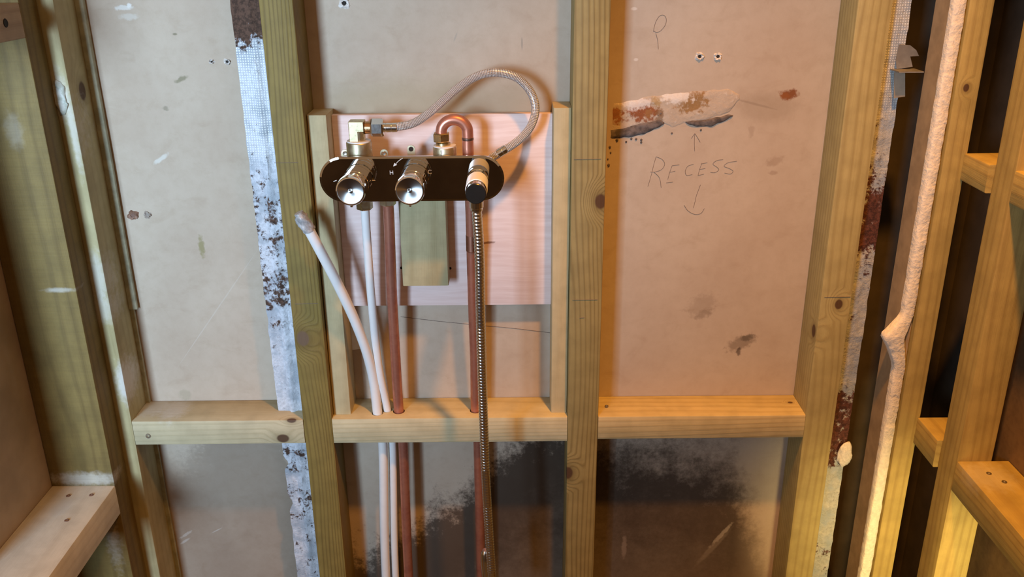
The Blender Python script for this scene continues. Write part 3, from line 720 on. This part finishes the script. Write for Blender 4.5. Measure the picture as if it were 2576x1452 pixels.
# outlet with the protective white sleeve and black end
ox = P(1202, 452, PY).x; o = Vector((ox, PY, vz)); r = .0136
out = obj('hose_outlet', lathe_bm(o, (0, -1, 0), [(r * 1.05, .0002), (r * 1.05, .004), (r * .97, .005), (r * .97, .018), (r, .019), (r, .068), (r * .98, .074), (r * .9, .0760)], 48), cr_k, V, smooth=.4)
obj('white_sleeve', lathe_bm(o, (0, -1, 0), [(r * 1.001, .019), (r * 1.045, .019), (r * 1.045, .058), (r * 1.001, .058)], 48), plain('white_sleeve_plastic', (.80, .83, .86), .45, 0, .03), out, smooth=.5)
obj('end_cap', lathe_bm(o, (0, -1, 0), [(r * .97, .0740), (r * .965, .0768), (r * .9, .0775), (0, .0775)], 48), plain('black_cap', (.012, .011, .010), .25, 0, .1), out, smooth=.5)
HO = Vector((ox, PY - .062, vz - r))                    # where the hose leaves the outlet
obj('outlet_spigot', lathe_bm(HO + Vector((0, 0, .004)), (0, 0, -1), [(.0088, 0), (.0088, .012), (.0078, .013), (.0078, .016)], 32), cr_k, out, smooth=.4)
# engraved marks
mk = plain('engraved_grey', (.55, .55, .55), .5)
def letter(ch, x, y, h):
    cu = bpy.data.curves.new('letter', 'FONT'); cu.body = ch; cu.size = h; cu.align_x = 'CENTER'; cu.align_y = 'CENTER'; cu.extrude = .00015
    tmp = bpy.data.objects.new('letter_tmp', cu); COL.objects.link(tmp)
    dg = bpy.context.evaluated_depsgraph_get(); me = bpy.data.meshes.new_from_object(tmp.evaluated_get(dg)); bpy.data.objects.remove(tmp)
    q = P(x, y, PY) - root_loc(V)
    me.transform(Matrix.Translation(q + Vector((0, -.0001, 0))) @ Matrix.Rotation(math.pi / 2, 4, 'X'))
    me.name = 'engraved_letter'
    return link('engraved_letter', me, mk, V)
letter('H', 985, 435, .0078); letter('C', 1081, 433, .0078)
y_ = PY - .0002
obj('engraved_arrow', tube_bm(spline([P(a, b, y_) for a, b in ((1013, 398), (1003, 405), (996, 412))], 5), .00045, 6, uv=False), mk, V)
obj('engraved_arrow', prism_bm([P(a, b, y_) for a, b in ((989, 419), (992, 410), (999, 415))], (0, .0003, 0)), mk, V)
obj('engraved_dash', tube_bm([P(839, 457, y_), P(847, 454, y_)], .0005, 6, uv=False), mk, V)
obj('engraved_dash', tube_bm([P(936, 454, y_), P(944, 454, y_)], .0005, 6, uv=False), mk, V)
# brass inlet bodies standing up behind the plate
BYc = -.004
washer_m = plain('white_washer', (.74, .72, .72), .5, 0, .05)
def up(x, y, Y): return P(x, y, Y)
zA = up(904, 356, BYc).z; xA = up(904, 372, BYc).x
inA = obj('inlet_body', lathe_bm(Vector((xA, BYc, 1.160)), (0, 0, 1), [(.0172, 0), (.0172, zA - 1.160 - .0012), (.0165, zA - 1.160), (.008, zA - 1.160)], 48), br, V, smooth=.5)
obj('washer', lathe_bm(Vector((xA, BYc, zA)), (0, 0, 1), [(.008, .0), (.0160, .0), (.0160, .0016), (.008, .0016)], 40), washer_m, inA, smooth=.5)
xB = up(1119, 378, BYc).x; zB = up(1119, 368, BYc).z
inB = obj('inlet_body', lathe_bm(Vector((xB, BYc, 1.160)), (0, 0, 1), [(.0160, 0), (.0160, zB - 1.160 - .0012), (.0154, zB - 1.160), (.008, zB - 1.160)], 48), br, V, smooth=.5)
obj('washer', lathe_bm(Vector((xB, BYc, zB)), (0, 0, 1), [(.008, .0), (.0152, .0), (.0152, .0016), (.008, .0016)], 40), washer_m, inB, smooth=.5)
bm = box_bm((xB - .0045, BYc - .0162, 1.168), (xB - .0038, BYc - .0155, zB - .002)); obj('ink_line', bm, hole_dark, inB)
# brass elbow on the left inlet
ez = up(905, 320, BYc).z
zl = zA + .001; zh = ez + .0090
lp = [(xA - .0112, zl), (xA + .0012, zl), (xA + .0012, ez - .0050), (xA + .0092, ez - .0050), (xA + .0092, zh), (xA - .0112, zh)]
bm = prism_bm([(a, BYc - .0098, b) for a, b in lp], (0, .0196, 0), bev=.0008)
el = obj('brass_elbow', bm, br2, V)
obj('elbow_body', lathe_bm(Vector((xA + .0006, BYc, zl)), (0, 0, 1), [(.0088, 0), (.0088, zh - zl - .004), (.006, zh - zl - .001)], 32), br2, el, smooth=.5)
obj('elbow_stub', lathe_bm(Vector((xA + .010, BYc, ez - .0008)), (1, 0, 0), [(.0084, 0), (.0084, .0085), (.006, .0085)], 32), brass('brass_red', (.60, .36, .18), .28), el, smooth=.5)
# right inlet: adapter and hex nut
obj('adapter', lathe_bm(Vector((xB - .002, BYc, zB + .001)), (0, 0, 1), [(.0100, 0), (.0100, .004), (.0075, .005), (.0075, .010)], 32), br2, inB, smooth=.5)
nz = up(1112, 356, BYc).z
obj('hex_nut', lathe_bm(Vector((xB - .004, BYc, nz)), (0, 0, 1), [(.007, 0), (.0108, 0), (.0118, .0015), (.0118, .0105), (.0108, .012), (.007, .012)], 6), br2, inB)
# fixing lugs
def lug(x, y, w, h, slot):
    q = P(x, y, .010)
    pts = []
    for k in range(13): a = math.pi * k / 12; pts.append(q + Vector((math.cos(a) * w, 0, math.sin(a) * w)))
    pts += [q + Vector((-w, 0, -h)), q + Vector((w, 0, -h))]
    l_ = obj('fixing_lug', prism_bm(pts, (0, .003, 0)), br, V)
    obj('lug_screw', lathe_bm(q + Vector((0, -.0001, 0)), (0, -1, 0), [(w * .62, 0), (w * .62, .0006), (w * .5, .001), (0, .0007)], 16), chrome('screw_chrome', (.7, .68, .62), .25) if not slot else hole_dark, l_)
lug(868, 386, .0052, .012, 0); lug(966, 386, .0055, .012, 0); lug(1034, 375, .0052, .020, 1)
# nuts under the plate
def hexdown(x, y, Y, r, h, mat, ph=0.2):
    q = P(x, y, Y)
    return obj('outlet_nut', lathe_bm(q, (0, 0, -1), [(r * .5, -.012), (r * .9, -.012), (r, -.010), (r, h - .001), (r * .92, h), (r * .5, h)], 6, ph=ph), mat, V)
hexdown(917, 512, .0, .0115, .008, br2); hexdown(976, 505, .0, .0112, .006, br)

# ---------------------------------------------------------------- pipes
PYn = .023                       # pipes pass through the nogging here
def pipe(name, pts, r, mat, label, cat, group=None, n=20, smooth=3.2):
    path = spline(pts, 14); loc = Vector(path[-1]); BORES.append((path, r + .0016))
    return tag(obj(name, tube_bm(path, r, n), mat, loc=loc, smooth=1.0), label, cat, group)
BORES = []
wp = plain('white_plastic', (.74, .77, .80), .35, 0, .02)
def below(x0, y0, x1, y1, Y=PYn):
    a = P(x0, y0, Y); b = P(x1, y1, Y); d = (b - a); t = (0.02 - a.z) / d.z
    c = a + d * min(t, 4); c.z = .02; c.x = b.x + (b.x - a.x) * .4
    return [a, b, c]
p1 = [P(918, 522, .0), P(923, 600, .004), P(935, 760, .014), P(952, 920, .021), P(976, 1040, .027)] + below(987, 1118, 995, 1452, .027)
pipe('plastic_pipe', p1, .0061, wp, 'straight white plastic pipe rising to the brass nut under the left knob', 'pipe')
p2 = [P(757, 546, -.036), P(778, 580, -.034), P(813, 645, -.026), P(853, 722, -.014), P(892, 805, .0), P(922, 885, .012), P(940, 960, .020), P(950, 1040, .018)] + below(963, 1118, 971, 1452, .018)
bent = pipe('plastic_pipe', p2, .0073, wp, 'bent white plastic pipe with its taped open end leaning left', 'pipe')
path = spline(p2, 14); tp = []
acc = 0
for i, q in enumerate(path):
    if i: acc += (q - path[i - 1]).length
    if acc < .022: tp.append(q)
tp = [path[0] + (path[0] - path[1]).normalized() * .007, path[0] + (path[0] - path[1]).normalized() * .003] + tp
bm = tube_bm(tp, lambda s, a: (.0088 if s > .004 else .0062) * (1 + .10 * math.sin(3 * a + s * 300)) + .0007 * math.sin(7 * a + s * 500), 20)
tape = obj('tape_wrap', bm, plain('grey_tape', (.34, .35, .37), .35, 0, .3, 150, .6), bent, smooth=1.2); tape['label'] = 'grey tape wrapped over the pipe end'
c1 = [P(976, 508, .0), P(979, 560, .003), P(986, 740, .012), P(995, 900, .019), P(1004, 1040, PYn)] + below(1014, 1118, 1028, 1452)
copt = cop
pipe('copper_pipe', c1, .0076, cop, 'straight copper pipe next to the white pipes, below the left knob', 'pipe')
xU = P(1178, 400, BYc).x
z_n = nz + .012
zt = P(1145, 314, BYc).z
u0 = Vector((xB - .004, BYc, nz + .006)); du = xU - u0.x
ub = [u0, Vector((u0.x, BYc, z_n + .0005))]
zc_ = zt - du / 2 + .004
for k in range(0, 9):
    a = math.pi - math.pi * k / 8; ub.append(Vector((u0.x + du / 2 + math.cos(a) * du / 2, BYc, max(z_n + .001, zc_) + math.sin(a) * du / 2 * .92)))
ub += [Vector((xU, BYc, zc_ - .02)), Vector((xU, BYc, 1.14)), P(1184, 520, .004), P(1190, 760, .014), P(1195, 900, .020), P(1197, 1040, PYn)] + below(1203, 1118, 1210, 1452)
cp2 = pipe('copper_pipe', ub, .0076, cop, 'copper pipe with a swan-neck bend over the right inlet, running down behind the shower hose', 'pipe')
q = Vector((xU, BYc, P(1178, 349, BYc).z)); obj('solder_joint', lathe_bm(q, (0, 0, 1), [(.0076, -.002), (.0080, -.001), (.0080, .001), (.0076, .002)], 20), plain('dark_solder', (.16, .10, .08), .4, .8), cp2)
q = P(1187, 612, .008); obj('pipe_coupling', lathe_bm(q + Vector((0, 0, -.012)), (0, 0, 1), [(.0076, 0), (.0084, .001), (.0084, .024), (.0076, .025)], 20), brass('copper_dull', (.42, .20, .14), .4), cp2, smooth=.5)

# ---------------------------------------------------------------- braided flexible hose
def braid_mat():
    t = NT('steel_braid'); uv = t.n('ShaderNodeUVMap'); s = t.sep(uv.outputs[0])
    a = t.math('ADD', t.math('MULTIPLY', s[0], 75.4), t.math('MULTIPLY', s[1], 1500)); b = t.math('SUBTRACT', t.math('MULTIPLY', s[0], 75.4), t.math('MULTIPLY', s[1], 1500))
    h = t.math('MULTIPLY', t.math('SINE', a), t.math('SINE', b)); hh = t.mapr(h, -.6, .6)
    c = t.mix(hh, (.24, .22, .22), (.92, .91, .91)); t.bump(hh, .7, .0008)
    return t.done(c, .25, .65)
hz = ez - .0008
h0 = Vector((xA + .045, BYc, hz))
hp = [h0, P(1035, 312, .000), P(1075, 288, .004), P(1110, 258, .010), P(1150, 223, .016), P(1200, 192, .020), P(1250, 183, .022), P(1300, 196, .022), P(1335, 232, .020), P(1347, 275, .016), P(1335, 318, .010), P(1305, 353, .004), P(1262, 382, .0), P(1235, 398, -.002)]
FH = thing('flexible_hose', 'braided steel flexible hose looping from the brass elbow to the plate', 'hose', Vector((xA + .03, BYc, hz - .02)))
obj('braided_sleeve', tube_bm(spline(hp, 14), .0056, 18), braid_mat(), FH, smooth=3.2)
chn = chrome('nut_chrome', (.80, .80, .78), .14)
obj('hex_nut', lathe_bm(Vector((xA + .0175, BYc, hz)), (1, 0, 0), [(.006, 0), (.0110, 0), (.0122, .002), (.0122, .0150), (.0108, .0170), (.006, .0170)], 6, ph=.5), chn, FH)
obj('ferrule', lathe_bm(Vector((xA + .034, BYc, hz)), (1, 0, 0), [(.0052, 0), (.0062, .0004), (.0062, .003), (.0054, .0036), (.0062, .0042), (.0062, .0105), (.0056, .011), (.0062, .0116), (.0062, .018), (.0055, .0186)], 28), chn, FH, smooth=.5)
e1 = Vector(hp[-1]); e0 = P(1274, 374, .0); dirn = (e1 - e0).normalized()
obj('ferrule', lathe_bm(e0, dirn, [(.0055, 0), (.0063, .0005), (.0063, .006), (.0056, .0065), (.0063, .007), (.0063, .013), (.0052, .014), (.0046, .022), (.0046, .03)], 28), chn, FH, smooth=.5)

# ---------------------------------------------------------------- hanging shower hose
SH = thing('shower_hose', 'ribbed chrome shower hose hanging straight down from the valve outlet', 'hose', Vector((HO.x, HO.y, .2)))
hy = HO.y
q0 = HO + Vector((0, 0, -.010)); q1 = P(1214, 980, hy); q2 = P(1238, 1452, hy)
hpth = spline([q0, P(1206, 640, hy), P(1209, 800, hy), q1, P(1220, 1150, hy), P(1228, 1300, hy), q2, q2 + (q2 - q1) * .25], 60)
Lp = [hpth[0]]
step = .00085
for i in range(1, len(hpth)):
    a = hpth[i - 1]; b = hpth[i]; d = (b - a).length
    for k in range(1, int(d / step) + 1): Lp.append(a + (b - a) * (k * step / d))
def rib(s, a):
    f = ((s + a / (2 * math.pi) * .0046) / .0046) % 1.0
    return .0058 + .0010 * (1 - abs(2 * f - 1)) ** .6
obj('ribbed_hose', tube_bm(Lp, rib, 20), chrome('hose_chrome', (.86, .86, .87), .20), SH, smooth=3.2)
qe = P(1221, 1392, hy + .010)
obj('hose_end_nut', lathe_bm(qe + Vector((0, 0, .006)), (.06, 0, -1), [(0, 0), (.0045, .0), (.0075, .006), (.0088, .02), (.0095, .07), (.0095, .12), (.0, .12)], 28), chn, SH, smooth=.5)

# holes bored through the nogging for the pipes
for path, r in BORES:
    seg = [q for q in path if NZ0 - .03 < q.z < NZ1 + .03]
    me = bpy.data.meshes.new('bore'); b = tube_bm(seg, r, 20, uv=False); bmesh.ops.translate(b, verts=b.verts, vec=-nog_M.location); b.to_mesh(me); b.free()
    co = bpy.data.objects.new('bore', me); COL.objects.link(co); co.location = nog_M.location
    md = nog_M.modifiers.new('bore', 'BOOLEAN'); md.operation = 'DIFFERENCE'; md.object = co; md.solver = 'EXACT'
    dg = bpy.context.evaluated_depsgraph_get(); new = bpy.data.meshes.new_from_object(nog_M.evaluated_get(dg))
    nog_M.modifiers.clear(); nog_M.data = new; bpy.data.objects.remove(co)
